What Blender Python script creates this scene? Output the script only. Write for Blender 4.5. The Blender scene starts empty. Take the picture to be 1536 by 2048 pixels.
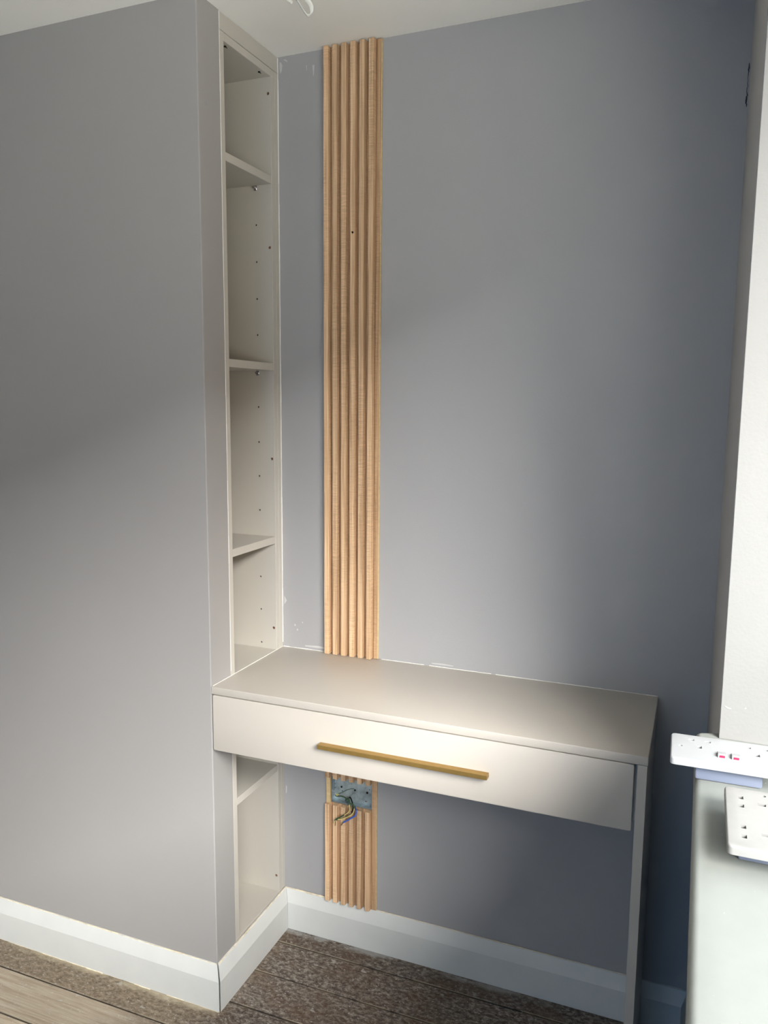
import bpy, bmesh, math, random
from mathutils import Vector, Matrix
random.seed(7)
S = bpy.context.scene
COL = S.collection

# ------------------------------------------------------------------ camera
cd = bpy.data.cameras.new('camera'); cam = bpy.data.objects.new('camera', cd); COL.objects.link(cam)
R2 = Vector((0.92859088, 0.3710212, 0.00788946)); U2 = Vector((-0.05732894, 0.12241368, 0.99082202)); DV = Vector((-0.3666502, 0.92052059, -0.13494248))
m = Matrix((R2, U2, -DV)).transposed().to_4x4()
m.translation = Vector((1.0672945, -1.9188323, 1.5271271))
cam.matrix_world = m
cd.sensor_width = 36; cd.sensor_fit = 'AUTO'; cd.lens = 1596.894 * 36 / 2048; cd.clip_start = .02; cd.clip_end = 200
S.camera = cam

# ------------------------------------------------------------------ world, light, exposure
S.view_settings.view_transform = 'Standard'; S.view_settings.look = 'None'
S.view_settings.exposure = 0.09; S.view_settings.gamma = 1; S.view_settings.use_curve_mapping = False
w = bpy.data.worlds.new('overcast_sky'); S.world = w; w.use_nodes = True
bg = w.node_tree.nodes['Background']; bg.inputs[0].default_value = (0.90, 0.97, 1.0, 1); bg.inputs[1].default_value = 6.6

W = 1.1134; D = 0.355; H = 2.4; TK = 0.018; HS = 0.1176; HD = 0.848
Y1 = -0.67; Y2 = -3.5; ZS = 1.034; ZH = 2.22; XL = -2.6; YR = -3.9
def area(name, loc, rot, sx, sy, power, color, portal=False):
    l = bpy.data.lights.new(name, 'AREA'); l.shape = 'RECTANGLE'; l.size = sx; l.size_y = sy
    l.energy = power; l.color = color
    if portal: l.cycles.is_portal = True
    o = bpy.data.objects.new(name, l); COL.objects.link(o); o.location = loc; o.rotation_euler = rot
    return o
area('window_portal', (W + .31, (Y1 + Y2) / 2, (ZS + ZH) / 2), (0, math.radians(90), 0), ZH - ZS, Y1 - Y2, 1, (1, 1, 1), True)
sl = bpy.data.lights.new('veiled_sun', 'SUN'); sun = bpy.data.objects.new('veiled_sun', sl); COL.objects.link(sun)
sl.energy = 11.2; sl.angle = math.radians(36); sl.color = (1.0, .965, .92)
sun.rotation_euler = Vector((.61, -.69, .52)).to_track_quat('Z', 'Y').to_euler(); sun.location = (4, -6, 4)
area('added_blue_fill', (.62, YR + .08, 1.1), (math.radians(90), 0, 0), .8, 1.9, 9.0, (.10, .42, 1.0))  # blue fill lamp added behind the camera to tint the dark corner

# ------------------------------------------------------------------ materials
def mat(name, color, rough=.6, spec=.4, metal=0, noise=0, nscale=30, bump=0, bscale=200, coat=0):
    M = bpy.data.materials.new(name); M.use_nodes = True; nt = M.node_tree; N = nt.nodes; L = nt.links
    b = N['Principled BSDF']; b.inputs['Roughness'].default_value = rough; b.inputs['Metallic'].default_value = metal
    b.inputs['Specular IOR Level'].default_value = spec; b.inputs['Base Color'].default_value = (*color, 1); b.inputs['Coat Weight'].default_value = coat
    tc = N.new('ShaderNodeTexCoord')
    if noise:
        n = N.new('ShaderNodeTexNoise'); n.inputs['Scale'].default_value = nscale; n.inputs['Detail'].default_value = 6
        L.new(tc.outputs['Object'], n.inputs['Vector'])
        r = N.new('ShaderNodeValToRGB'); r.color_ramp.elements[0].position = .3; r.color_ramp.elements[1].position = .7
        r.color_ramp.elements[0].color = (*[c * (1 - noise) for c in color], 1); r.color_ramp.elements[1].color = (*[min(1, c * (1 + noise)) for c in color], 1)
        L.new(n.outputs['Fac'], r.inputs['Fac']); L.new(r.outputs['Color'], b.inputs['Base Color'])
    if bump:
        n2 = N.new('ShaderNodeTexNoise'); n2.inputs['Scale'].default_value = bscale; n2.inputs['Detail'].default_value = 3
        L.new(tc.outputs['Object'], n2.inputs['Vector'])
        bp = N.new('ShaderNodeBump'); bp.inputs['Strength'].default_value = bump; bp.inputs['Distance'].default_value = .002
        L.new(n2.outputs['Fac'], bp.inputs['Height']); L.new(bp.outputs['Normal'], b.inputs['Normal'])
    return M
M_wall = mat('grey_wall_paint', (.375, .372, .375), .62, .3, noise=.02, nscale=3, bump=.12, bscale=260)
M_breast = mat('grey_wall_paint_smooth', (.355, .343, .332), .55, .35, noise=.02, nscale=2, bump=.08, bscale=200)
M_far = mat('white_wall_paint', (.66, .65, .62), .6, .3, noise=.02, nscale=3)
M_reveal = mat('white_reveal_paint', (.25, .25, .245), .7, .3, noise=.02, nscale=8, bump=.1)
M_ceil = mat('white_ceiling_paint', (.93, .91, .86), .8, .2, noise=.015, nscale=4, bump=.1)
M_skirt = mat('white_primed_skirting', (.655, .665, .64), .5, .4, noise=.025, nscale=14)
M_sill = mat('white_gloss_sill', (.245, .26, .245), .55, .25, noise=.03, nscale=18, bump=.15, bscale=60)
M_board = mat('cashmere_board', (.50, .462, .412), .38, .45, noise=.015, nscale=5, bump=.03, bscale=500)
M_unit = mat('cashmere_board_inside', (.53, .50, .445), .45, .4, noise=.015, nscale=5)
M_brass = mat('brushed_brass', (.42, .27, .085), .36, .5, metal=.85, noise=.05, nscale=80)
M_steel = mat('galvanised_steel', (.44, .52, .55), .42, .5, metal=.65, noise=.3, nscale=45)
M_chrome = mat('chrome', (.7, .7, .7), .2, .5, metal=1)
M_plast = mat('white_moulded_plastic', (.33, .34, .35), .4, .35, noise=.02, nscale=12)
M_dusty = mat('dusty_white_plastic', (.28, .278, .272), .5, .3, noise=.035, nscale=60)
M_module = mat('pale_moulded_back', (.19, .22, .30), .5, .4)
M_red = mat('red_switch_mark', (.78, .02, .07), .4, .4)
M_dark = mat('dark_hole', (.02, .016, .013), .8, .1)
M_seal = mat('white_sealant', (.86, .85, .80), .45, .4)
M_glue = mat('raw_caulk', (.74, .66, .50), .7, .2, noise=.2, nscale=60)
M_filler = mat('pale_filler', (.54, .53, .52), .8, .2)
M_scuff = mat('dark_scuff', (.05, .05, .055), .8, .1)
M_smudge = mat('grey_smudge', (.36, .355, .37), .8, .1)
M_green = mat('green_insulation', (.05, .11, .045), .45, .4)
M_yellow = mat('yellow_insulation', (.72, .58, .22), .45, .4)
M_blue = mat('blue_insulation', (.06, .13, .50), .45, .4)
M_brown = mat('copper_and_brown', (.16, .07, .035), .45, .4)
M_mdf = mat('raw_mdf_edge', (.66, .50, .27), .8, .2, noise=.12, nscale=90)
M_grnd = mat('pale_paving', (.84, .79, .71), .9, .1, noise=.1, nscale=.6)
M_brick = mat('far_brick', (.26, .19, .14), .9, .1, noise=.2, nscale=2)
M_upvc = mat('white_frame_plastic', (.82, .83, .84), .35, .4)

def oak(name, a, b_, c):
    M = bpy.data.materials.new(name); M.use_nodes = True; nt = M.node_tree; N = nt.nodes; L = nt.links
    b = N['Principled BSDF']; b.inputs['Roughness'].default_value = .55; b.inputs['Specular IOR Level'].default_value = .3
    tc = N.new('ShaderNodeTexCoord'); oi = N.new('ShaderNodeObjectInfo')
    off = N.new('ShaderNodeVectorMath'); off.operation = 'MULTIPLY_ADD'; off.inputs[1].default_value = (1, 1, 1)
    cr = N.new('ShaderNodeCombineXYZ')
    mu = N.new('ShaderNodeMath'); mu.operation = 'MULTIPLY'; mu.inputs[1].default_value = 9; L.new(oi.outputs['Random'], mu.inputs[0]); L.new(mu.outputs[0], cr.inputs[2])
    L.new(tc.outputs['Object'], off.inputs[0]); L.new(cr.outputs[0], off.inputs[2])
    mp = N.new('ShaderNodeMapping'); mp.inputs['Scale'].default_value = (230, 230, 4); L.new(off.outputs[0], mp.inputs['Vector'])
    n = N.new('ShaderNodeTexNoise'); n.inputs['Scale'].default_value = 1; n.inputs['Detail'].default_value = 7; n.inputs['Roughness'].default_value = .62; n.inputs['Distortion'].default_value = .6
    L.new(mp.outputs[0], n.inputs['Vector'])
    r = N.new('ShaderNodeValToRGB'); e = r.color_ramp.elements; e[0].position = .28; e[0].color = (*a, 1); e[1].position = .75; e[1].color = (*c, 1)
    k = e.new(.5); k.color = (*b_, 1); L.new(n.outputs['Fac'], r.inputs['Fac'])
    mp2 = N.new('ShaderNodeMapping'); mp2.inputs['Scale'].default_value = (40, 40, 700); L.new(off.outputs[0], mp2.inputs['Vector'])
    n2 = N.new('ShaderNodeTexNoise'); n2.inputs['Scale'].default_value = 1; n2.inputs['Detail'].default_value = 3; L.new(mp2.outputs[0], n2.inputs['Vector'])
    mp3 = N.new('ShaderNodeMapping'); mp3.inputs['Scale'].default_value = (20, 20, 3); L.new(off.outputs[0], mp3.inputs['Vector'])
    n3 = N.new('ShaderNodeTexNoise'); n3.inputs['Scale'].default_value = 1; n3.inputs['Detail'].default_value = 2; L.new(mp3.outputs[0], n3.inputs['Vector'])
    r2 = N.new('ShaderNodeMapRange'); r2.inputs['From Min'].default_value = .42; r2.inputs['From Max'].default_value = .6; L.new(n3.outputs['Fac'], r2.inputs['Value'])
    r3 = N.new('ShaderNodeMapRange'); r3.inputs['From Min'].default_value = .35; r3.inputs['From Max'].default_value = .65; r3.inputs['To Min'].default_value = -.16; r3.inputs['To Max'].default_value = .16; L.new(n2.outputs['Fac'], r3.inputs['Value'])
    pr = N.new('ShaderNodeMath'); pr.operation = 'MULTIPLY'; L.new(r2.outputs[0], pr.inputs[0]); L.new(r3.outputs[0], pr.inputs[1])
    ad = N.new('ShaderNodeMath'); ad.operation = 'ADD'; ad.inputs[1].default_value = 1; L.new(pr.outputs[0], ad.inputs[0])
    hv = N.new('ShaderNodeHueSaturation'); L.new(r.outputs[0], hv.inputs['Color']); rv = N.new('ShaderNodeMapRange'); rv.inputs['To Min'].default_value = .88; rv.inputs['To Max'].default_value = 1.12; L.new(oi.outputs['Random'], rv.inputs['Value']); mv = N.new('ShaderNodeMath'); mv.operation = 'MULTIPLY'; L.new(ad.outputs[0], mv.inputs[0]); L.new(rv.outputs[0], mv.inputs[1]); L.new(mv.outputs[0], hv.inputs['Value']); L.new(hv.outputs[0], b.inputs['Base Color'])
    return M
M_oak = oak('oak_veneer', (.37, .225, .12), (.66, .44, .26), (.84, .615, .395))
M_oak_shade = oak('oak_veneer_groove_shade', (.29, .165, .085), (.52, .33, .185), (.66, .455, .28))  # same veneer, groove shade put into a darker colour

def floor_mat():
    M = bpy.data.materials.new('worn_floorboards'); M.use_nodes = True; nt = M.node_tree; N = nt.nodes; L = nt.links
    b = N['Principled BSDF']; b.inputs['Roughness'].default_value = .75; b.inputs['Specular IOR Level'].default_value = .25
    tc = N.new('ShaderNodeTexCoord'); oi = N.new('ShaderNodeObjectInfo')
    def noise(sc, det, ro=.6, scale=(1, 1, 1), dist=0):
        mp = N.new('ShaderNodeMapping'); mp.inputs['Scale'].default_value = scale; L.new(tc.outputs['Object'], mp.inputs['Vector'])
        n = N.new('ShaderNodeTexNoise'); n.inputs['Scale'].default_value = sc; n.inputs['Detail'].default_value = det; n.inputs['Roughness'].default_value = ro; n.inputs['Distortion'].default_value = dist
        L.new(mp.outputs[0], n.inputs['Vector']); return n.outputs['Fac']
    def ramp(f, stops):
        r = N.new('ShaderNodeValToRGB'); e = r.color_ramp.elements
        e[0].position, e[0].color = stops[0][0], (*stops[0][1], 1); e[1].position, e[1].color = stops[-1][0], (*stops[-1][1], 1)
        for p, c in stops[1:-1]:
            k = e.new(p); k.color = (*c, 1)
        L.new(f, r.inputs['Fac']); return r.outputs['Color']
    def rng(f, a, c, lo=0, hi=1):
        r = N.new('ShaderNodeMapRange'); r.inputs['From Min'].default_value = a; r.inputs['From Max'].default_value = c; r.inputs['To Min'].default_value = lo; r.inputs['To Max'].default_value = hi
        L.new(f, r.inputs['Value']); return r.outputs[0]
    def mth(op, a, c):
        x = N.new('ShaderNodeMath'); x.operation = op; x.use_clamp = False
        for i, v in enumerate((a, c)):
            if isinstance(v, (int, float)): x.inputs[i].default_value = v
            else: L.new(v, x.inputs[i])
        return x.outputs[0]
    def mix(f, a, c):
        x = N.new('ShaderNodeMix'); x.data_type = 'RGBA'
        L.new(f, x.inputs[0])
        for i, v in ((6, a), (7, c)):
            if isinstance(v, tuple): x.inputs[i].default_value = (*v, 1)
            else: L.new(v, x.inputs[i])
        return x.outputs[2]
    sep = N.new('ShaderNodeSeparateXYZ'); L.new(tc.outputs['Object'], sep.inputs[0])
    big = noise(9, 6, .65, (.6, 1, 1)); fine = noise(110, 10, .78, (.6, 1, 1)); grain = noise(1, 6, .6, (6, 130, 20), .8); sp = noise(150, 2, .6, (.7, 1, 1)); chip = noise(38, 4, .65, (.5, 1, 1))
    dirty = ramp(fine, [(.36, (.035, .026, .02)), (.48, (.125, .10, .083)), (.56, (.27, .235, .20)), (.66, (.46, .43, .38))])
    d2 = mix(rng(big, .45, .62, 0, .55), dirty, (.11, .062, .036))
    d3 = mix(rng(grain, .5, .75, 0, .4), d2, (.25, .215, .17))
    pale = ramp(grain, [(.3, (.30, .235, .165)), (.55, (.44, .37, .28)), (.75, (.55, .48, .39))])
    # sanded boards out in the room, grime left along the wall edge
    edge = mth('ADD', sep.outputs[1], mth('MULTIPLY', big, .05))
    m1 = rng(edge, -.435, -.425, 1, 0)           # 1 beyond the first board
    mx = rng(mth('ADD', sep.outputs[0], mth('MULTIPLY', big, .35)), -.12, .22, 1, 0)
    far = rng(edge, -1.1, -.85, 1, 0)
    pm = mth('MULTIPLY', m1, mx)
    c1 = mix(far, mix(pm, d3, pale), (.80, .76, .69))      # unseen boards further in made white to bounce light upward
    brn = mix(rng(fine, .4, .6), (.17, .125, .08), (.37, .30, .215))
    le = rng(sep.outputs[0], -.10, .06, .8, 0)
    c2 = mix(mth('MULTIPLY', le, mth('SUBTRACT', 1, m1)), c1, brn)
    # paint spatters and plaster dust
    s1 = rng(sp, .66, .69); s2 = rng(chip, .64, .68)
    c3 = mix(mth('MULTIPLY', s1, .75), c2, (.52, .50, .46))
    c4 = mix(mth('MULTIPLY', s2, .65), c3, (.46, .44, .40))
    # dropped plaster along the back skirting
    band = mth('MULTIPLY', rng(mth('ADD', sep.outputs[1], mth('MULTIPLY', chip, .03)), -.026, -.010), rng(big, .50, .58))
    c5 = mix(mth('MULTIPLY', band, .55), c4, (.50, .51, .50))
    # caulk dust along the chimney-breast skirting and pale rubbed board edges
    b2 = mth('MULTIPLY', mth('MULTIPLY', rng(mth('ADD', sep.outputs[1], mth('MULTIPLY', chip, .04)), -.372, -.352), rng(sep.outputs[1], -.40, -.372, 1, 1)), rng(sep.outputs[0], -.0, .02, 1, 0))
    c5 = mix(mth('MULTIPLY', b2, mth('MULTIPLY', rng(big, .38, .5), .8)), c5, (.58, .50, .36))
    yy = mth('FRACT', mth('DIVIDE', mth('ADD', sep.outputs[1], 12.6087), .1253), 0)
    ed = mth('ABSOLUTE', mth('SUBTRACT', yy, .5), 0)
    c5 = mix(mth('MULTIPLY', rng(ed, .462, .476), mth('MULTIPLY', rng(big, .46, .54), .6)), c5, (.46, .39, .28))
    c5 = mix(mth('MULTIPLY', rng(ed, .478, .486), .75), c5, (.018, .013, .01))
    hv = N.new('ShaderNodeHueSaturation'); L.new(c5, hv.inputs['Color']); L.new(rng(oi.outputs['Random'], 0, 1, .85, 1.12), hv.inputs['Value'])
    L.new(hv.outputs[0], b.inputs['Base Color'])
    bp = N.new('ShaderNodeBump'); bp.inputs['Strength'].default_value = .35; bp.inputs['Distance'].default_value = .002; L.new(fine, bp.inputs['Height']); L.new(bp.outputs[0], b.inputs['Normal'])
    return M
M_floor = floor_mat()

# ------------------------------------------------------------------ helpers
ORG = {}
def box(bm, x0, x1, y0, y1, z0, z1, bev=0, seg=2):
    r = bmesh.ops.create_cube(bm, size=1)
    vs = r['verts']
    for v in vs:
        v.co = Vector(((x0 + x1) / 2 + v.co.x * (x1 - x0), (y0 + y1) / 2 + v.co.y * (y1 - y0), (z0 + z1) / 2 + v.co.z * (z1 - z0)))
    if bev:
        es = list({e for v in vs for e in v.link_edges})
        bmesh.ops.bevel(bm, geom=es, offset=bev, segments=seg, profile=.5, affect='EDGES')
    return bm
def prism(bm, pts, vec):
    """extrude a closed polygon (3D points) by vec"""
    a = [bm.verts.new(p) for p in pts]; b = [bm.verts.new(Vector(p) + Vector(vec)) for p in pts]
    n = len(pts); f = [bm.faces.new(a), bm.faces.new(list(reversed(b)))]
    for i in range(n):
        f.append(bm.faces.new((a[i], b[i], b[(i + 1) % n], a[(i + 1) % n])))
    bmesh.ops.recalc_face_normals(bm, faces=f)
    return f
def cyl(bm, c, r, h, axis='Z', n=16, r2=None):
    rot = {'Z': Matrix(), 'Y': Matrix.Rotation(math.radians(90), 4, 'X'), 'X': Matrix.Rotation(math.radians(90), 4, 'Y')}[axis]
    bmesh.ops.create_cone(bm, cap_ends=True, segments=n, radius1=r, radius2=r if r2 is None else r2, depth=h, matrix=Matrix.Translation(c) @ rot)
    return bm
def tube(bm, pts, r, n=8, closed=False, sx=1.0):
    """swept tube through points (Catmull-Rom smoothed); sx flattens it"""
    P = [Vector(p) for p in pts]; Q = []
    for i in range(len(P) - 1):
        p0 = P[max(i - 1, 0)]; p1 = P[i]; p2 = P[i + 1]; p3 = P[min(i + 2, len(P) - 1)]
        for k in range(5):
            t = k / 5
            Q.append(.5 * ((2 * p1) + (p2 - p0) * t + (2 * p0 - 5 * p1 + 4 * p2 - p3) * t * t + (3 * p1 - p0 - 3 * p2 + p3) * t ** 3))
    Q.append(P[-1]); rings = []; up = Vector((0.3, 1, 0.2)).normalized()
    for i, q in enumerate(Q):
        t = (Q[min(i + 1, len(Q) - 1)] - Q[max(i - 1, 0)]).normalized()
        a = t.cross(up).normalized(); b = a.cross(t).normalized()
        rings.append([bm.verts.new(q + (a * math.cos(2 * math.pi * k / n) * r + b * math.sin(2 * math.pi * k / n) * r * sx)) for k in range(n)])
    for A, B in zip(rings, rings[1:]):
        for k in range(n): bm.faces.new((A[k], A[(k + 1) % n], B[(k + 1) % n], B[k]))
    bm.faces.new(rings[0]); bm.faces.new(list(reversed(rings[-1])))
    bmesh.ops.recalc_face_normals(bm, faces=bm.faces)
    return bm
def rrect(x0, x1, y0, y1, r, n=5):
    o = []
    for cx, cy, a in ((x1 - r, y1 - r, 0), (x0 + r, y1 - r, 90), (x0 + r, y0 + r, 180), (x1 - r, y0 + r, 270)):
        for k in range(n + 1):
            t = math.radians(a + 90 * k / n); o.append((cx + r * math.cos(t), cy + r * math.sin(t)))
    return o
def meshobj(name, bm, material, parent=None, smooth=False):
    me = bpy.data.meshes.new(name)
    org = ORG[parent.name] if parent else Vector((0, 0, 0))
    if org.length: bmesh.ops.translate(bm, verts=bm.verts, vec=-org)
    bm.to_mesh(me); bm.free(); me.materials.append(material)
    if smooth:
        for p in me.polygons: p.use_smooth = True
        me.set_sharp_from_angle(angle=math.radians(40))
    o = bpy.data.objects.new(name, me); COL.objects.link(o)
    if parent: o.parent = parent
    ORG[o.name] = org
    return o
def tag(o, label, cat, group=None):
    o['label'] = label; o['category'] = cat
    if group: o['group'] = group
    return o
def thing(name, label, cat, loc, group=None):
    o = bpy.data.objects.new(name, None); COL.objects.link(o); o.location = loc; o.empty_display_size = .05
    ORG[o.name] = Vector(loc); return tag(o, label, cat, group)
def struct(name, bm, material, parent=None):
    o = meshobj(name, bm, material, parent)
    if not parent: o['kind'] = 'structure'
    return o
def cut(o, cutbm):
    """boolean-subtract a bmesh (given in the object's own mesh space)"""
    cm = bpy.data.meshes.new('cut'); cutbm.to_mesh(cm); cutbm.free()
    c = bpy.data.objects.new('cut', cm); COL.objects.link(c)
    c.matrix_world = Matrix.Translation(ORG[o.name]) if False else Matrix()
    par = o.parent; o.parent = None
    md = o.modifiers.new('b', 'BOOLEAN'); md.object = c; md.operation = 'DIFFERENCE'; md.solver = 'EXACT'
    bpy.context.view_layer.update()
    dg = bpy.context.evaluated_depsgraph_get()
    me = bpy.data.meshes.new_from_object(o.evaluated_get(dg))
    o.modifiers.clear(); o.data = me; o.parent = par
    bpy.data.objects.remove(c); bpy.data.meshes.remove(cm)
NB = bmesh.new

# ------------------------------------------------------------------ the room
def zc(x): return H + .0095 * x          # the ceiling is not quite level
bm = NB(); prism(bm, [(XL, YR, zc(XL)), (W + .3, YR, zc(W + .3)), (W + .3, YR, 2.62), (XL, YR, 2.62)], (0, -YR + .1, 0)); struct('ceiling', bm, M_ceil)
bm = NB(); prism(bm, [(XL, 0, 0), (W + .3, 0, 0), (W + .3, 0, zc(W + .3)), (XL, 0, zc(XL))], (0, .1, 0)); wall_back = struct('wall_back', bm, M_wall)
bm = NB(); prism(bm, [(-1.5, -D, 0), (0, -D, 0), (0, -D, zc(0)), (-1.5, -D, zc(-1.5))], (0, D - .2685, 0))
bmesh.ops.bevel(bm, geom=[e for e in bm.edges if all(abs(v.co.x) < 1e-6 and abs(v.co.y + D) < 1e-6 for v in e.verts)], offset=.0025, segments=3, profile=.5, affect='EDGES')
prism(bm, [(-1.5, -.2685, 0), (-.29, -.2685, 0), (-.29, -.2685, zc(-.29)), (-1.5, -.2685, zc(-1.5))], (0, .2685, 0))
box(bm, -.29, -.001, -.2685, 0, 0, HS)
wall_left = struct('wall_left', bm, M_breast)
bm = NB(); box(bm, XL - .1, XL, YR, .1, 0, 2.36); struct('wall_far_left', bm, M_far)
bm = NB(); box(bm, XL - .1, W + .3, YR - .1, YR, 0, 2.62); struct('wall_rear', bm, M_far)
bm = NB()
prism(bm, [(W, YR, 0), (W, YR, zc(W)), (W, 0, zc(W)), (W, 0, 0)], (.0, 0, 0)) if False else None
zt = zc(W)
box(bm, W, W + .3, Y1, 0, 0, zt); box(bm, W, W + .3, YR, Y2, 0, zt); box(bm, W, W + .3, Y2, Y1, 0, ZS - .026); box(bm, W, W + .3, Y2, Y1, ZH, zt)
wall_right = struct('wall_right', bm, M_wall)
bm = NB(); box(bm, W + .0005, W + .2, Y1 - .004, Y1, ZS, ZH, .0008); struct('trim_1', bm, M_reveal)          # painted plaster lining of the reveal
bm = NB(); box(bm, XL, W + .3, YR, .1, -.12, -.022); floor = struct('floor', bm, M_dark)
# floorboards, one object each
rows = [(-.0768, .12), (-.2022, -.0806), (-.3275, -.2060), (-.4528, -.3313)]
y = -.4566
while y > YR: rows.append((max(y - .1215, YR), y)); y -= .1253
for i, (ya, yb) in enumerate(rows):
    yb = min(yb, 0)
    joints = [XL] + ([-1.1, .72][i % 2:i % 2 + 1] if i > 3 else []) + [W]
    for a, b in zip(joints, joints[1:]):
        bm = NB(); dz = random.uniform(-.0008, .0004)
        box(bm, a + .001, b - .001, ya, yb, -.022, dz if i else 0, .0012, 1)
        meshobj('floorboard', bm, M_floor, floor)
        a = b
# window frame in the reveal
win = thing('window_1', '', '', (W + .2, Y1, ZS)); del win['label']; del win['category']; win['kind'] = 'structure'
bm = NB(); fx0, fx1 = W + .2, W + .27
box(bm, fx0, fx1, Y1 - .06, Y1, ZS, ZH, .004); box(bm, fx0, fx1, Y2, Y2 + .06, ZS, ZH, .004); box(bm, fx0, fx1, Y2 + .06, Y1 - .06, ZS, ZS + .06, .004); box(bm, fx0, fx1, Y2 + .06, Y1 - .06, ZH - .06, ZH, .004)
meshobj('window_frame', bm, M_upvc, win)
bm = NB(); box(bm, fx0, fx1, (Y1 + Y2) / 2 - .03, (Y1 + Y2) / 2 + .03, ZS + .06, ZH - .06, .004); meshobj('mullion', bm, M_upvc, win)
# window board with a rounded nose and a horn past the reveal
bm = NB()
SX = 1.081
pts = [(W + .2, Y1), (W, Y1), (W, -.655)] + [(SX + .012 - .012 * math.cos(math.radians(a)) , -.655 - .012 + .012 * math.sin(math.radians(a))) for a in (90, 68, 45, 22, 0)] + [(SX, Y2 - .03), (W, Y2 - .03), (W, Y2), (W + .2, Y2)]
prism(bm, [(p[0], p[1], ZS - .026) for p in pts], (0, 0, .026))
es = [e for e in bm.edges if all(abs(v.co.z - ZS) < 1e-6 or abs(v.co.z - ZS + .026) < 1e-6 for v in e.verts) and abs(e.verts[0].co.z - e.verts[1].co.z) < 1e-6 and all(v.co.x < W - .001 for v in e.verts)]
bmesh.ops.bevel(bm, geom=es, offset=.009, segments=5, profile=.5, affect='EDGES')
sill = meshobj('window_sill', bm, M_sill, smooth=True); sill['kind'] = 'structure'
bm = NB()
for _ in range(46):
    x = random.uniform(1.096, 1.3); yy = random.uniform(-1.45, -.72); s = random.uniform(.0003, .0009); a = random.uniform(0, 3)
    prism(bm, [(x + s * math.cos(a + k), yy + 1.4 * s * math.sin(a + k), ZS - .0001) for k in (0, 1.2, 2.5, 3.8, 5)], (0, 0, .0004))
gr = meshobj('grit', bm, M_smudge, sill); gr['kind'] = 'stuff'

# outdoors: paving below and a brick terrace across the road, lighting the room through the window
bm = NB(); box(bm, W + .35, 60, -45, 45, -.8, -.5); struct('ground_outside', bm, M_grnd)
bm = NB(); box(bm, 13, 19, -40, 40, -.5, 5.2); prism(bm, [(12.7, -40, 5.2), (19.3, -40, 5.2), (16, -40, 8.2)], (0, 80, 0)); struct('terrace_outside', bm, M_brick)

# unseen overhang added above the window to cut steep skylight on the sill
bm = NB(); box(bm, W + .3, W + .68, -7, 2, 2.36, 2.48); struct('added_overhang', bm, M_brick)

# skirting boards
TS = .005; ZCH = .0815
def prof(fn): return [fn(0, 0), fn(TK, 0), fn(TK, ZCH), fn(TK * .93, ZCH + .004), fn(TS + .001, HS - .001), fn(TS, HS), fn(0, HS)]
bm = NB(); P0 = prof(lambda t, z: (0, -t, z)); P1 = prof(lambda t, z: (W, -t, z))
def loft(bm, A, B):
    a = [bm.verts.new(p) for p in A]; b = [bm.verts.new(p) for p in B]; n = len(a)
    f = [bm.faces.new(a), bm.faces.new(list(reversed(b)))]
    for i in range(n): f.append(bm.faces.new((a[i], b[i], b[(i + 1) % n], a[(i + 1) % n])))
    bmesh.ops.recalc_face_normals(bm, faces=f)
def run(name, A, B, label=None):
    bm = NB(); loft(bm, A, B); o = meshobj(name, bm, M_skirt); o['kind'] = 'structure'; return o
sk_back = run('baseboard_back', prof(lambda t, z: (t * 1.0 + .0003, -t - .0002, z + .001)), prof(lambda t, z: (W - t - .0003, -t - .0002, z + .001)))
g = .0008
sk_side = run('baseboard_side', prof(lambda t, z: (t + .0002, -t - .0012, z + .001)), prof(lambda t, z: (t + .0002, -D - t + g + .0014, z + .001)))
sk_left = run('baseboard_left', prof(lambda t, z: (-1.5, -D - t - .0002, z + .001)), prof(lambda t, z: (t - g - .0014, -D - t - .0002, z + .001)))
sk_right = run('baseboard_right', prof(lambda t, z: (W - t - .0002, -t - .0012, z + .001)), prof(lambda t, z: (W - t - .0002, YR, z + .001)))
def bead(name, parent, a, b, r, material, n=60, jit=.6, gaps=()):
    """an uneven line of sealant from a to b"""
    bm = NB(); a = Vector(a); b = Vector(b); seg = []
    for i in range(n + 1):
        t = i / n
        if any(lo < t < hi for lo, hi in gaps):
            if len(seg) > 1: tube(bm, seg, r * random.uniform(.6, 1.2), 6)
            seg = []; continue
        seg.append(a.lerp(b, t) + Vector([random.uniform(-1, 1) * r * jit * .4 for _ in range(3)]))
        if len(seg) == 5: tube(bm, seg, r * random.uniform(1 - jit, 1 + jit * .5), 6); seg = [seg[-1]]
    if len(seg) > 1: tube(bm, seg, r, 6)
    return meshobj(name, bm, material, parent)
bead('sealant_bead', sk_back, (.004, -.004, HS + .001), (.138, -.004, HS + .001), .0022, M_glue, 30)
bead('sealant_bead', sk_back, (.30, -.003, HS + .001), (.98, -.003, HS + .001), .0014, M_glue, 60)
bead('sealant_bead', sk_side, (.004, -.004, HS + .001), (.004, -D, HS + .001), .0022, M_glue, 50)
bead('sealant_bead', sk_left, (0, -D - .004, HS + .001), (-.9, -D - .004, HS + .001), .0018, M_glue, 70)
bead('sealant_bead', sk_left, (.012, -D - TK, .0005), (-.9, -D - TK, .0005), .0016, M_glue, 70, .9)

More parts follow.
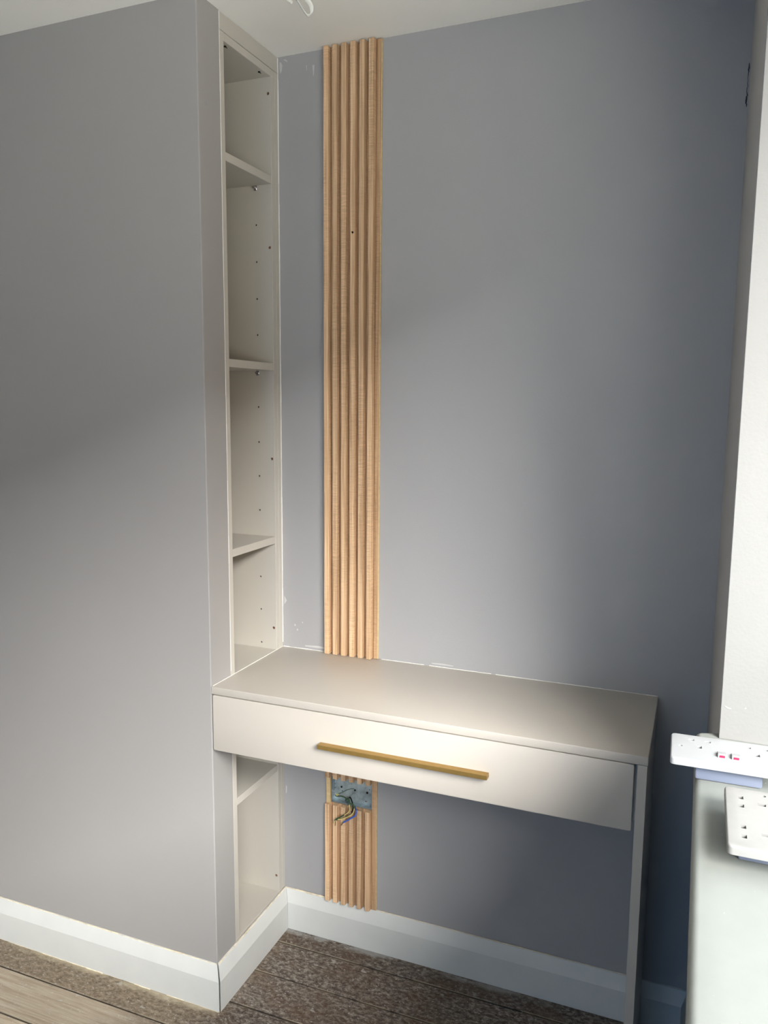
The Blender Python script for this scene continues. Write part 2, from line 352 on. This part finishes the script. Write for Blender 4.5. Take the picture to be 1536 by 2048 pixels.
# marks and fillings on the walls
def patch(bm, c, pts, nrm='y', th=.0004):
    for_ = []
    for u, v in pts:
        for_.append((c[0] + u, c[1], c[2] + v) if nrm == 'y' else (c[0], c[1] + u, c[2] + v))
    prism(bm, for_, (0, -th, 0) if nrm == 'y' else (-th, 0, 0))
bm = NB()
patch(bm, (.0232, .0001, 2.3886), [(-.006, .003), (-.002, .0045), (.004, .001), (.006, -.004), (.002, -.001)])
patch(bm, (.009, .0001, 2.376), [(-.003, .012), (.002, .010), (.005, .002), (.003, -.01), (-.001, -.016), (-.003, -.004)])
patch(bm, (.083, .0001, 2.364), [(-.0012, .006), (.0012, .006), (.0004, -.007), (-.0002, -.007)])
patch(bm, (.1025, .0001, 2.356), [(-.003, .012), (.003, .012), (.001, -.011), (-.0004, -.014)])
patch(bm, (.0085, .0001, .981), [(-.003, .012), (.002, .004), (.005, 0), (.002, -.006), (-.003, -.012)])
for x, z in ((.0386, .9125), (.0621, .9223), (.046, .900)):
    s = random.uniform(.0012, .0026); patch(bm, (x, .0001, z), [(-s, 0), (-.3 * s, s * 1.3), (s, .4 * s), (.6 * s, -s), (-.4 * s, -s)])
patch(bm, (.47, .0001, .8545), [(-.03, .0015), (0, .003), (.03, .0012), (.028, -.001), (-.028, -.001)])
patch(bm, (.12, .0001, .857), [(-.05, .001), (-.01, .004), (.012, .002), (.012, -.002), (-.05, -.002)])
patch(bm, (.006, .0001, .42), [(-.001, .015), (.003, .01), (.002, -.008), (-.001, -.012)])
fm = meshobj('filler_mark', bm, M_filler, wall_back); fm['kind'] = 'stuff'
bm = NB()
def stroke(bm, x0, z0, x1, z1, wd=.0006):
    d = Vector((x1 - x0, 0, z1 - z0)); n = Vector((-d.z, 0, d.x)).normalized() * wd
    prism(bm, [Vector((x0, .0001, z0)) + n, Vector((x1, .0001, z1)) + n, Vector((x1, .0001, z1)) - n, Vector((x0, .0001, z0)) - n], (0, -.0003, 0))
for s in ((.081, .211, .0805, .190), (.081, .2105, .0885, .207), (.0808, .2015, .088, .199), (.0805, .191, .0885, .190), (.0885, .207, .0865, .203)): stroke(bm, *s)
for x, z in ((.079, .405), (.083, .398)): stroke(bm, x, z, x + .003, z + .004, .0005)
pm_ = meshobj('pencil_mark', bm, M_smudge, wall_back); pm_['kind'] = 'stuff'
bm = NB()
zz = [(2.232, 1.2), (2.221, 2.6), (2.214, 1.4), (2.205, .8), (2.195, .8), (2.185, 1.0), (2.176, 1.1), (2.168, 2.2), (2.160, 3.0), (2.152, 2.2), (2.146, .8)]
for (za, wa), (zb, wb) in zip(zz, zz[1:]):
    ja, jb = (random.uniform(-.001, .001) for _ in 'ab')
    x0 = W - .0035
    prism(bm, [(x0 + ja - wa * .0006, .0001, za), (x0 + ja + wa * .0006, .0001, za), (x0 + jb + wb * .0006, .0001, zb), (x0 + jb - wb * .0006, .0001, zb)], (0, -.0005, 0))
ck = meshobj('corner_crack', bm, M_scuff, wall_back); ck['kind'] = 'stuff'
bm = NB(); patch(bm, (0, 0, 0), [(0, 0), (.001, 0), (.001, .001)]) if False else None
prism(bm, [(.0002, -.325, 2.19), (.0002, -.330, 2.185), (.0002, -.326, 2.176), (.0002, -.321, 2.184)], (.0003, 0, 0))
prism(bm, [(.0002, -.290, .99), (.0002, -.294, .987), (.0002, -.291, .984), (.0002, -.288, .988)], (.0003, 0, 0))
sm = meshobj('scuff_mark', bm, M_smudge, wall_left); sm['kind'] = 'stuff'
bm = NB()
for p in ([(1.119, 1.086), (1.124, 1.0835), (1.128, 1.083), (1.128, 1.0822), (1.123, 1.0825)], [(1.146, 1.086), (1.1475, 1.087), (1.1485, 1.086), (1.147, 1.085)]):
    prism(bm, [(x, Y1 - .0041, z) for x, z in p], (0, -.0004, 0))
fm = meshobj('filler_mark', bm, M_filler, bpy.data.objects['trim_1']); fm['kind'] = 'stuff'

# ------------------------------------------------------------------ built-in shelving unit
U = thing('shelving_unit', 'tall narrow built-in open shelving unit in cream board, in the side of the chimney breast', 'shelving unit', (-.12, -.13, HS + .002))
UD = -.27; YL0, YL1, YR0, YR1 = -.2683, -.250, -.036, -.018; ZB = .1205; ZT = 2.342
bm = NB(); box(bm, UD, .0002, YL0, YL1, ZB - .001, 2.36, .0006, 1); meshobj('side_panel', bm, M_unit, U)
bm = NB(); box(bm, UD, .0002, YR0, YR1, ZB - .001, 2.36, .0006, 1); sp_ = meshobj('side_panel', bm, M_unit, U)
cb = NB()
o_ = ORG[sp_.name]
pegz = [1.9846, 1.8913, 1.797, 1.704, 1.5145, 1.4208, 1.3288, 1.2356, 1.0503, .958, .8632]
for z in pegz: cyl(cb, Vector((-.048, YR0, z)) - o_, .0027, .022, 'Y', 12)
for x, z in ((-.0085, 2.3024), (-.0085, 1.9255), (-.0085, 1.3764), (-.0085, .9085), (-.0095, .1706)): cyl(cb, Vector((x, YR0, z)) - o_, .0040, .024, 'Y', 14)
cut(sp_, cb)
for x, z in ((-.0085, 2.3024), (-.0085, 1.9255), (-.0085, 1.3764), (-.0085, .9085), (-.0095, .1706)):
    bm = NB(); cyl(bm, (x, YR0 + .005, z), .0036, .006, 'Y', 12); s = meshobj('screw', bm, M_brown, U)
bm = NB()
for z in pegz: cyl(bm, (-.048, YR0 + .0035, z), .0026, .001, 'Y', 12)  # dark discs inside the holes paint in their shade
ph = meshobj('peg_hole_shade', bm, M_dark, U); ph['kind'] = 'stuff'
bm = NB(); box(bm, UD, .0, YL1, YR0, ZT, 2.36, .0006, 1); meshobj('top_panel', bm, M_unit, U)
for yy in (-.225, -.072):
    bm = NB(); cyl(bm, (-.012, yy, ZT - .0008), .0032, .0022, 'Z', 10); box(bm, -.0135, -.012, yy, yy + .010, ZT - .0012, ZT - .0002); meshobj('screw', bm, M_dark, U)
bm = NB(); box(bm, UD, .0, YL1, YR0, ZB - .001, ZB + .004, .0006, 1); meshobj('bottom_panel', bm, M_unit, U)
bm = NB(); box(bm, UD - .006, UD, YL0, YR1, ZB, 2.36); meshobj('back_panel', bm, M_unit, U)
bm = NB(); box(bm, -.016, .0002, -.2683, -.0004, 2.3615, zc(0) - .0012, .0006, 1); meshobj('top_filler', bm, M_unit, U)
bm = NB(); box(bm, -.016, .0003, YR1 + .0004, -.0004, ZB, 2.3605, .0006, 1); meshobj('side_filler', bm, M_unit, U)
for zt_ in (2.102, 1.630, 1.1655, .8482, .511):
    bm = NB(); box(bm, UD, -.0005 if zt_ != .8482 else .0, YL1 + .0006, YR0 - .0006, zt_ - .0195, zt_, .0006, 1); meshobj('shelf', bm, M_unit, U)
for zp_ in (2.0825, 1.6105):
    bm = NB(); cyl(bm, (-.048, YR0 - .004, zp_ - .0055), .0034, .012, 'Y', 12); box(bm, -.0525, -.0435, YR0 - .0025, YR0, zp_ - .013, zp_, .0008, 1)
    meshobj('shelf_peg', bm, M_chrome, U, True)
bead('sealant_bead', U, (.001, -.001, .86), (.001, -.001, 2.398), .0012, M_seal, 120, .3)
bead('sealant_bead', U, (.0006, -.268, .86), (.0006, -.268, 2.398), .0008, M_seal, 90, .3)

# ------------------------------------------------------------------ desk
K = thing('desk', 'cream built-in desk with one wide drawer and an end panel, across the alcove', 'desk', (.55, -.18, 0))
DR = 1.0032
bm = NB(); box(bm, .0006, DR, -D - .001, -.0006, HD - .0185, HD, .0016, 3); top = meshobj('desktop', bm, M_board, K, True)
for xa, xb in ((.30, .42), (.435, .60), (.612, DR - .002)): bead('sealant_bead', top, (xa, -.0022, HD + .0004), (xb, -.0022, HD + .0004), .0010, M_seal, 30, .5)
bead('sealant_bead', top, (.004, -.0022, HD + .0004), (.135, -.0022, HD + .0004), .0012, M_seal, 30, .5)
bead('sealant_bead', top, (.0022, -.004, HD + .0004), (.0022, -.35, HD + .0004), .0009, M_seal, 50, .4)
bm = NB()
prism(bm, [(x, -D - .0005, z) for x, z in rrect(.0034, .9775, .6885, .8275, .004)], (0, .018, 0))
bmesh.ops.bevel(bm, geom=[e for e in bm.edges if all(abs(v.co.y + D + .0005) < 1e-6 for v in e.verts)], offset=.001, segments=2, profile=.5, affect='EDGES')
dr = meshobj('drawer_front', bm, M_board, K, True)
bm = NB()
box(bm, .2924, .6876, -.3735, -.3558, .7482, .7583, .0007, 1)
h = meshobj('handle', bm, M_brass, dr); h['label'] = 'brass bar handle'
bm = NB(); box(bm, .02, .962, -.336, -.04, .700, .712); box(bm, .02, .032, -.336, -.04, .712, .82); box(bm, .95, .962, -.336, -.04, .712, .82); box(bm, .032, .95, -.052, -.04, .712, .82); box(bm, .032, .95, -.336, -.324, .712, .82)
meshobj('drawer_box', bm, M_unit, K)
bm = NB(); box(bm, .001, .0165, -.334, -.003, .702, .8294); meshobj('drawer_runner_panel', bm, M_unit, K)
bm = NB(); box(bm, .9665, .9830, -.334, -.003, .702, .8294); meshobj('drawer_runner_panel', bm, M_unit, K)
bm = NB()
prism(bm, [(.9835, -D - .0005, .0008), (.9835, -TK - .001, .0008), (.9835, -TK - .001, ZCH + .004), (.9835, -TS - .001, HS + .003), (.9835, -.0006, HS + .003), (.9835, -.0006, HD - .0190), (.9835, -D - .0005, HD - .0190)], (.0182, 0, 0))
meshobj('end_panel', bm, M_board, K)

# ------------------------------------------------------------------ fluted oak panels
PX = .1385; PITCH = .0246; RF = .0128
def slat(bm, i, z0, z1, front=-.0180):
    x0 = PX + i * PITCH; x1 = x0 + RF
    prism(bm, [(x0 - (.0 if i == 0 else .0004), -.0025, z0), (x0, front, z0), (x1, front, z0), (x1 + .0006, -.0025, z0)], (0, 0, z1 - z0))
def fluted(label, z0, z1, hole=None):
    P = thing('fluted_wall_panel', label, 'wall panel', (PX + .075, -.002, z0), None)
    XE = .2895
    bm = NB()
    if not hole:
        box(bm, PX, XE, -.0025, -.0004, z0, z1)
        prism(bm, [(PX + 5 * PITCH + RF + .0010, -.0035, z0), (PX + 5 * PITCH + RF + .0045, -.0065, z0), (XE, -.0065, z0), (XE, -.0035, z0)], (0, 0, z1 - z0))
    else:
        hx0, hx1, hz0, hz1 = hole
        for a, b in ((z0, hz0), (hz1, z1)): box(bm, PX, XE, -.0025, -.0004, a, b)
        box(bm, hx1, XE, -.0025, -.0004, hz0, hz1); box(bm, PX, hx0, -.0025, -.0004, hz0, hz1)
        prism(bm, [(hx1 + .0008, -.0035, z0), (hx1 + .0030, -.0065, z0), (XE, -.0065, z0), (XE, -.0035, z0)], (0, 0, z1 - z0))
    meshobj('backing_board', bm, M_oak_shade, P)
    bm = NB(); box(bm, XE, XE + .0016, -.0062, -.0004, z0, z1); e = meshobj('raw_edge', bm, M_mdf, P); e['label'] = 'pale unveneered right edge'
    for i in range(6):
        if not hole: segs = [(z0, z1)]
        else: segs = [(z0, hole[2]), (hole[3], z1)]
        for a, b in segs:
            bm = NB(); slat(bm, i, a, b); meshobj('slat', bm, M_oak, P)
    return P
PU = fluted('tall vertical oak-effect fluted strip on the back wall, standing on the desktop', HD + .0008, 2.4005)
bm = NB(); cyl(bm, (.2195, -.0182, 1.9514), .0028, .0008, 'Y', 7); prism(bm, [(.2150, -.0181, 1.9525), (.2195, -.0181, 1.9545), (.2195, -.0181, 1.9515)], (0, -.0006, 0)); prism(bm, [(.2195, -.0181, 1.949), (.2175, -.0181, 1.9465), (.2200, -.0181, 1.9485)], (0, -.0006, 0))
k_ = meshobj('knot', bm, M_dark, PU); k_['label'] = 'small dark knot'
HX0, HX1, HZ0, HZ1 = .1505, .2745, .4125, .4905
PL = fluted('short oak-effect fluted strip below the desk, cut out around a metal socket box', HS + .002, .826, (HX0, HX1, HZ0, HZ1))
bm = NB(); box(bm, PX, HX0, -.0085, -.0036, HZ0, HZ1); r_ = meshobj('raw_edge', bm, M_mdf, PL); r_['label'] = 'slat shaved down to raw yellow board'
bm = NB()
for i in range(1, 6):
    x0 = PX + i * PITCH + .0012
    if x0 + RF > .262 + .02: continue
    for k in range(2): cyl(bm, (x0 + .003 + k * .0055, -.0100, HZ0 + .0002), .0016, .0006, 'Z', 8)
cutm = meshobj('cut_end', bm, M_mdf, PL); cutm['kind'] = 'stuff'
# cavity in the wall for the socket box
cb = NB(); box(cb, HX0 - .001, HX1 + .001, -.02, .024, HZ0 - .001, HZ1 + .001); cut(wall_back, cb)

# ------------------------------------------------------------------ metal socket box
B = thing('metal_back_box', 'galvanised double metal socket box sunk in the wall below the desk', 'socket box', ((HX0 + HX1) / 2, .02, HZ0))
bm = NB(); t = .0012; x0, x1, z0, z1, yb, yf = HX0 + .001, HX1 - .001, HZ0 + .001, HZ1 - .001, .018, .0
box(bm, x0, x1, yb, yb + t, z0, z1); box(bm, x0, x0 + t, yf, yb, z0, z1); box(bm, x1 - t, x1, yf, yb, z0, z1); box(bm, x0 + t, x1 - t, yf, yb, z0, z0 + t); box(bm, x0 + t, x1 - t, yf, yb, z1 - t, z1)
meshobj('box_shell', bm, M_steel, B)
def ring(bm, c, r, w_, axis='Y', n=20, th=.0008):
    for k in range(n):
        a, b = 2 * math.pi * k / n, 2 * math.pi * (k + 1) / n
        q = [(r * math.cos(a), r * math.sin(a)), (r * math.cos(b), r * math.sin(b)), ((r + w_) * math.cos(b), (r + w_) * math.sin(b)), ((r + w_) * math.cos(a), (r + w_) * math.sin(a))]
        prism(bm, [(c[0] + u, c[1], c[2] + v) for u, v in q], (0, -th, 0))
for x, z in ((.1972, .4655), (.2317, .4355), (.2150, .4330)):
    bm = NB(); ring(bm, (x, yb, z), .0082, .0009); cyl(bm, (x, yb - .0002, z), .0076, .0006, 'Y', 18); meshobj('knockout', bm, M_steel, B)
for x, z, s in ((.1737, .4527, .0030), (.2149, .4506, .0028), (.2523, .4503, .0034), (.1758, .441, .0013), (.1884, .4190, .0030), (.2590, .4610, .0010)):
    bm = NB(); cyl(bm, (x, yb - .0004, z), s, .001, 'Y', 10); meshobj('fixing_hole', bm, M_dark, B)
for z in (.447, .4545):
    bm = NB(); box(bm, x0 + t, x0 + .009, yf + .001, yf + .003, z - .0035, z + .0025) ; cyl(bm, (x0 + .006, yf, z), .0018, .003, 'Y', 8); meshobj('fixing_lug', bm, M_steel, B); break
bm = NB(); box(bm, x1 - .008, x1 - t, yf + .001, yf + .003, .447, .453); cyl(bm, (x1 - .005, yf, .450), .0018, .003, 'Y', 8); meshobj('fixing_lug', bm, M_steel, B)
for q in ((.2460, .2495, .4640, .4660), (.2475, .2530, .4245, .4275), (.1900, .1945, .4265, .4290), (.1540, .1570, .4600, .4625), (.1550, .1575, .4480, .4510), (.1550, .1590, .4250, .4280)):
    bm = NB(); box(bm, q[0], q[1], yb - .005, yb - .001, q[2], q[3]); meshobj('earth_terminal', bm, M_chrome, B)
bm = NB(); tube(bm, [(.1650, .0165, .4310), (.1760, .0155, .4370), (.1890, .0155, .4465), (.2030, .016, .4530), (.2130, .0168, .4550)], .0007, 6); meshobj('draw_wire', bm, M_green, B)
bm = NB()
prev = None
for i in range(26):
    x = HX0 + .012 + i * .0043
    if i in (8, 9, 14, 15, 16): continue
    s = random.uniform(.0012, .0028)
    prism(bm, [(x, .0006, HZ1 - s), (x + .0043, .0006, HZ1 - s * random.uniform(.5, 1.3)), (x + .0043, .0006, HZ1 + .001), (x, .0006, HZ1 + .001)], (0, -.004, 0))
pl = meshobj('plaster_crumbs', bm, M_filler, B); pl['kind'] = 'stuff'

# wiring hanging out of the box
C_ = thing('socket_cable', 'bunch of green, yellow and blue insulated wires hanging from the metal socket box', 'wires', (.215, -.02, .41))
def wire(name, pts, r, material, lab=None):
    bm = NB(); tube(bm, pts, r, 8); o = meshobj(name, bm, material, C_, True)
    if lab: o['label'] = lab
    return o
wire('earth_wire', [(.1560, .0160, .4235), (.1640, .014, .4245), (.1808, .0, .4345), (.1925, -.006, .4370), (.2091, -.02, .4398), (.2202, -.027, .4345), (.2305, -.032, .4370), (.2350, -.034, .4310), (.2358, -.034, .4240), (.2325, -.034, .4140), (.2240, -.034, .4045), (.2100, -.034, .3945), (.1950, -.034, .3870), (.1791, -.034, .3807)], .0018, M_green, 'green wire')
wire('earth_wire_stripe', [(.2365, -.0352, .4265), (.2335, -.0356, .4140), (.2250, -.0358, .4045), (.2110, -.0358, .3945), (.1960, -.0356, .3872), (.1870, -.0352, .3840)], .0014, M_yellow, 'yellow stripe of the green wire')
wire('earth_wire', [(.1862, .0170, .4165), (.2032, .0, .4336), (.2120, -.016, .4395), (.2190, -.028, .4370), (.2215, -.031, .4250), (.2190, -.032, .4140), (.2130, -.032, .4060), (.2042, -.032, .3993), (.1930, -.032, .3910), (.1830, -.032, .3850), (.1760, -.033, .3780)], .0016, M_green, 'green wire')
wire('earth_wire_stripe', [(.2200, -.0322, .4330), (.2222, -.0330, .4240), (.2198, -.0338, .4140), (.2135, -.0338, .4062), (.2060, -.0338, .4005)], .0012, M_yellow, 'yellow stripe of the green wire')
wire('earth_wire_stripe', [(.1580, .0140, .4270), (.1600, .0120, .4320), (.1625, .011, .4270), (.1650, .010, .4330), (.1685, .009, .4300)], .0012, M_yellow, 'yellow stripe of the green wire')
wire('brown_wire', [(.1990, .0150, .4260), (.2080, .0, .4365), (.2180, -.015, .4405), (.2262, -.026, .4375), (.2300, -.029, .4290), (.2300, -.0305, .4200), (.2265, -.031, .4110)], .0018, M_dark, 'dark wire')
wire('blue_wire', [(.2215, .004, .4110), (.2276, -.010, .4150), (.2370, -.024, .4180), (.2403, -.030, .4130), (.2372, -.031, .4040), (.2300, -.0315, .3975), (.2232, -.032, .3925), (.2130, -.032, .3848), (.2027, -.032, .3775)], .0022, M_blue, 'blue wire')
wire('copper_end', [(.2027, -.032, .3775), (.1985, -.031, .3720), (.1947, -.030, .3658)], .0012, M_brown, 'bare copper end')
wire('copper_end', [(.1791, -.034, .3807), (.1765, -.034, .3740), (.1703, -.034, .3672)], .0010, M_yellow, 'bare copper end')
wire('copper_end', [(.1790, -.033, .3785), (.1791, -.034, .3720), (.1778, -.034, .3634)], .0010, M_brown, 'bare copper end')

# ------------------------------------------------------------------ loop of cable from the ceiling
bm = NB()
lp = [(.2050, -.30, 2.400), (.2128, -.30, 2.3761), (.2222, -.30, 2.3598), (.2339, -.30, 2.3422), (.2410, -.299, 2.3365), (.2468, -.298, 2.3410), (.2475, -.297, 2.3530), (.2390, -.296, 2.3670), (.2270, -.295, 2.3790), (.216, -.295, 2.400)]
def ribbon(bm, pts, wid):
    P = [Vector(p) for p in pts]; Q = []
    for i in range(len(P) - 1):
        p0 = P[max(i - 1, 0)]; p1 = P[i]; p2 = P[i + 1]; p3 = P[min(i + 2, len(P) - 1)]
        for k in range(5):
            t = k / 5; Q.append(.5 * ((2 * p1) + (p2 - p0) * t + (2 * p0 - 5 * p1 + 4 * p2 - p3) * t * t + (3 * p1 - p0 - 3 * p2 + p3) * t ** 3))
    Q.append(P[-1]); rings = []
    for i, q in enumerate(Q):
        t = (Q[min(i + 1, len(Q) - 1)] - Q[max(i - 1, 0)]).normalized()
        f = i / len(Q); tw = 0 if f < .42 else min(1, (f - .42) / .16)
        a = (Vector((.36, -.92, .13)) * (1 - tw) + Vector((.90, -.05, .35)) * tw).normalized(); a = (a - t * a.dot(t)).normalized(); b = a.cross(t)
        rings.append([bm.verts.new(q + a * wid * math.cos(k * math.pi / 5) + b * .0016 * math.sin(k * math.pi / 5)) for k in range(10)])
    for A, Bq in zip(rings, rings[1:]):
        for k in range(10): bm.faces.new((A[k], A[(k + 1) % 10], Bq[(k + 1) % 10], Bq[k]))
    bm.faces.new(rings[0]); bm.faces.new(list(reversed(rings[-1]))); bmesh.ops.recalc_face_normals(bm, faces=bm.faces)
ribbon(bm, lp, .0048)
LC = thing('ceiling_cable', 'small loop of white flat cable hanging from the ceiling near the alcove', 'cable', (.21, -.298, 2.402))
meshobj('cable_loop', bm, M_seal, LC, True)
bm = NB(); tube(bm, [(.196, -.31, 2.401), (.190, -.302, 2.382), (.194, -.30, 2.3745), (.2025, -.30, 2.3685)], .0036, 10); meshobj('cable_end', bm, M_seal, LC, True)
bm = NB(); cyl(bm, (.206, -.305, 2.3985), .017, .006, 'Z', 20); meshobj('cable_entry', bm, M_dark, LC)
bm = NB(); tube(bm, [(.2075, -.303, 2.400), (.2105, -.3015, 2.379), (.2155, -.301, 2.370)], .0016, 6); meshobj('inner_wire', bm, M_dark, LC)

# ------------------------------------------------------------------ loose socket plates on the window sill
PLW, PLH = .146, .086
def socket(name, label, material, center, rot, group=None, switches=True):
    T = thing(name, label, 'socket plate', (0, 0, 0), None)
    bm = NB(); th = .0095
    prism(bm, [(x, y, -th) for x, y in rrect(-PLW / 2, PLW / 2, -PLH / 2, PLH / 2, .006)], (0, 0, th))
    bmesh.ops.bevel(bm, geom=[e for e in bm.edges if all(abs(v.co.z) < 1e-6 for v in e.verts)], offset=.0022, segments=3, profile=.5, affect='EDGES')
    pl = meshobj('face_plate', bm, material, T, True)
    cb = NB()
    for s in (-1, 1):
        cx = s * .036
        box(cb, cx - .002, cx + .002, -.0085, .0005, -.007, .01) if False else None
        box(cb, cx - .0028, cx + .0028, .0035 - .0045, .0035 + .0045, -.007, .01)       # earth
        for q in (-1, 1): box(cb, cx + q * .0107 - .0040, cx + q * .0107 + .0040, .0255 - .0027, .0255 + .0027, -.007, .01)
        cyl(cb, (s * .0603, .0, .001), .0026, .012, 'Z', 14)
    cut(pl, cb)
    bm = NB(); box(bm, -.041, .041, -.030, .030, -.0315, -th - .0002, .003, 2); meshobj('rear_moulding', bm, M_module, T, True)
    if switches:
        for s in (-1, 1):
            bm = NB(); cxs = s * .0086; a = .0055
            prism(bm, [(cxs - a, -.0225, -.0005), (cxs - a, -.0225, .0040), (cxs - a, -.0205, .0048), (cxs - a, -.0065, .0022), (cxs - a, -.0065, -.0005)], (2 * a, 0, 0))
            bmesh.ops.bevel(bm, geom=list(bm.edges), offset=.0005, segments=1, affect='EDGES')
            r = meshobj('rocker_switch', bm, M_plast, T)
            bm = NB(); box(bm, cxs - .0034, cxs + .0034, -.0229, -.0224, .0006, .0036); rr = meshobj('red_mark', bm, M_red, r)
            rr['label'] = 'red strip on the switch'
    T.location = center; T.rotation_euler = (0, 0, rot)
    return T
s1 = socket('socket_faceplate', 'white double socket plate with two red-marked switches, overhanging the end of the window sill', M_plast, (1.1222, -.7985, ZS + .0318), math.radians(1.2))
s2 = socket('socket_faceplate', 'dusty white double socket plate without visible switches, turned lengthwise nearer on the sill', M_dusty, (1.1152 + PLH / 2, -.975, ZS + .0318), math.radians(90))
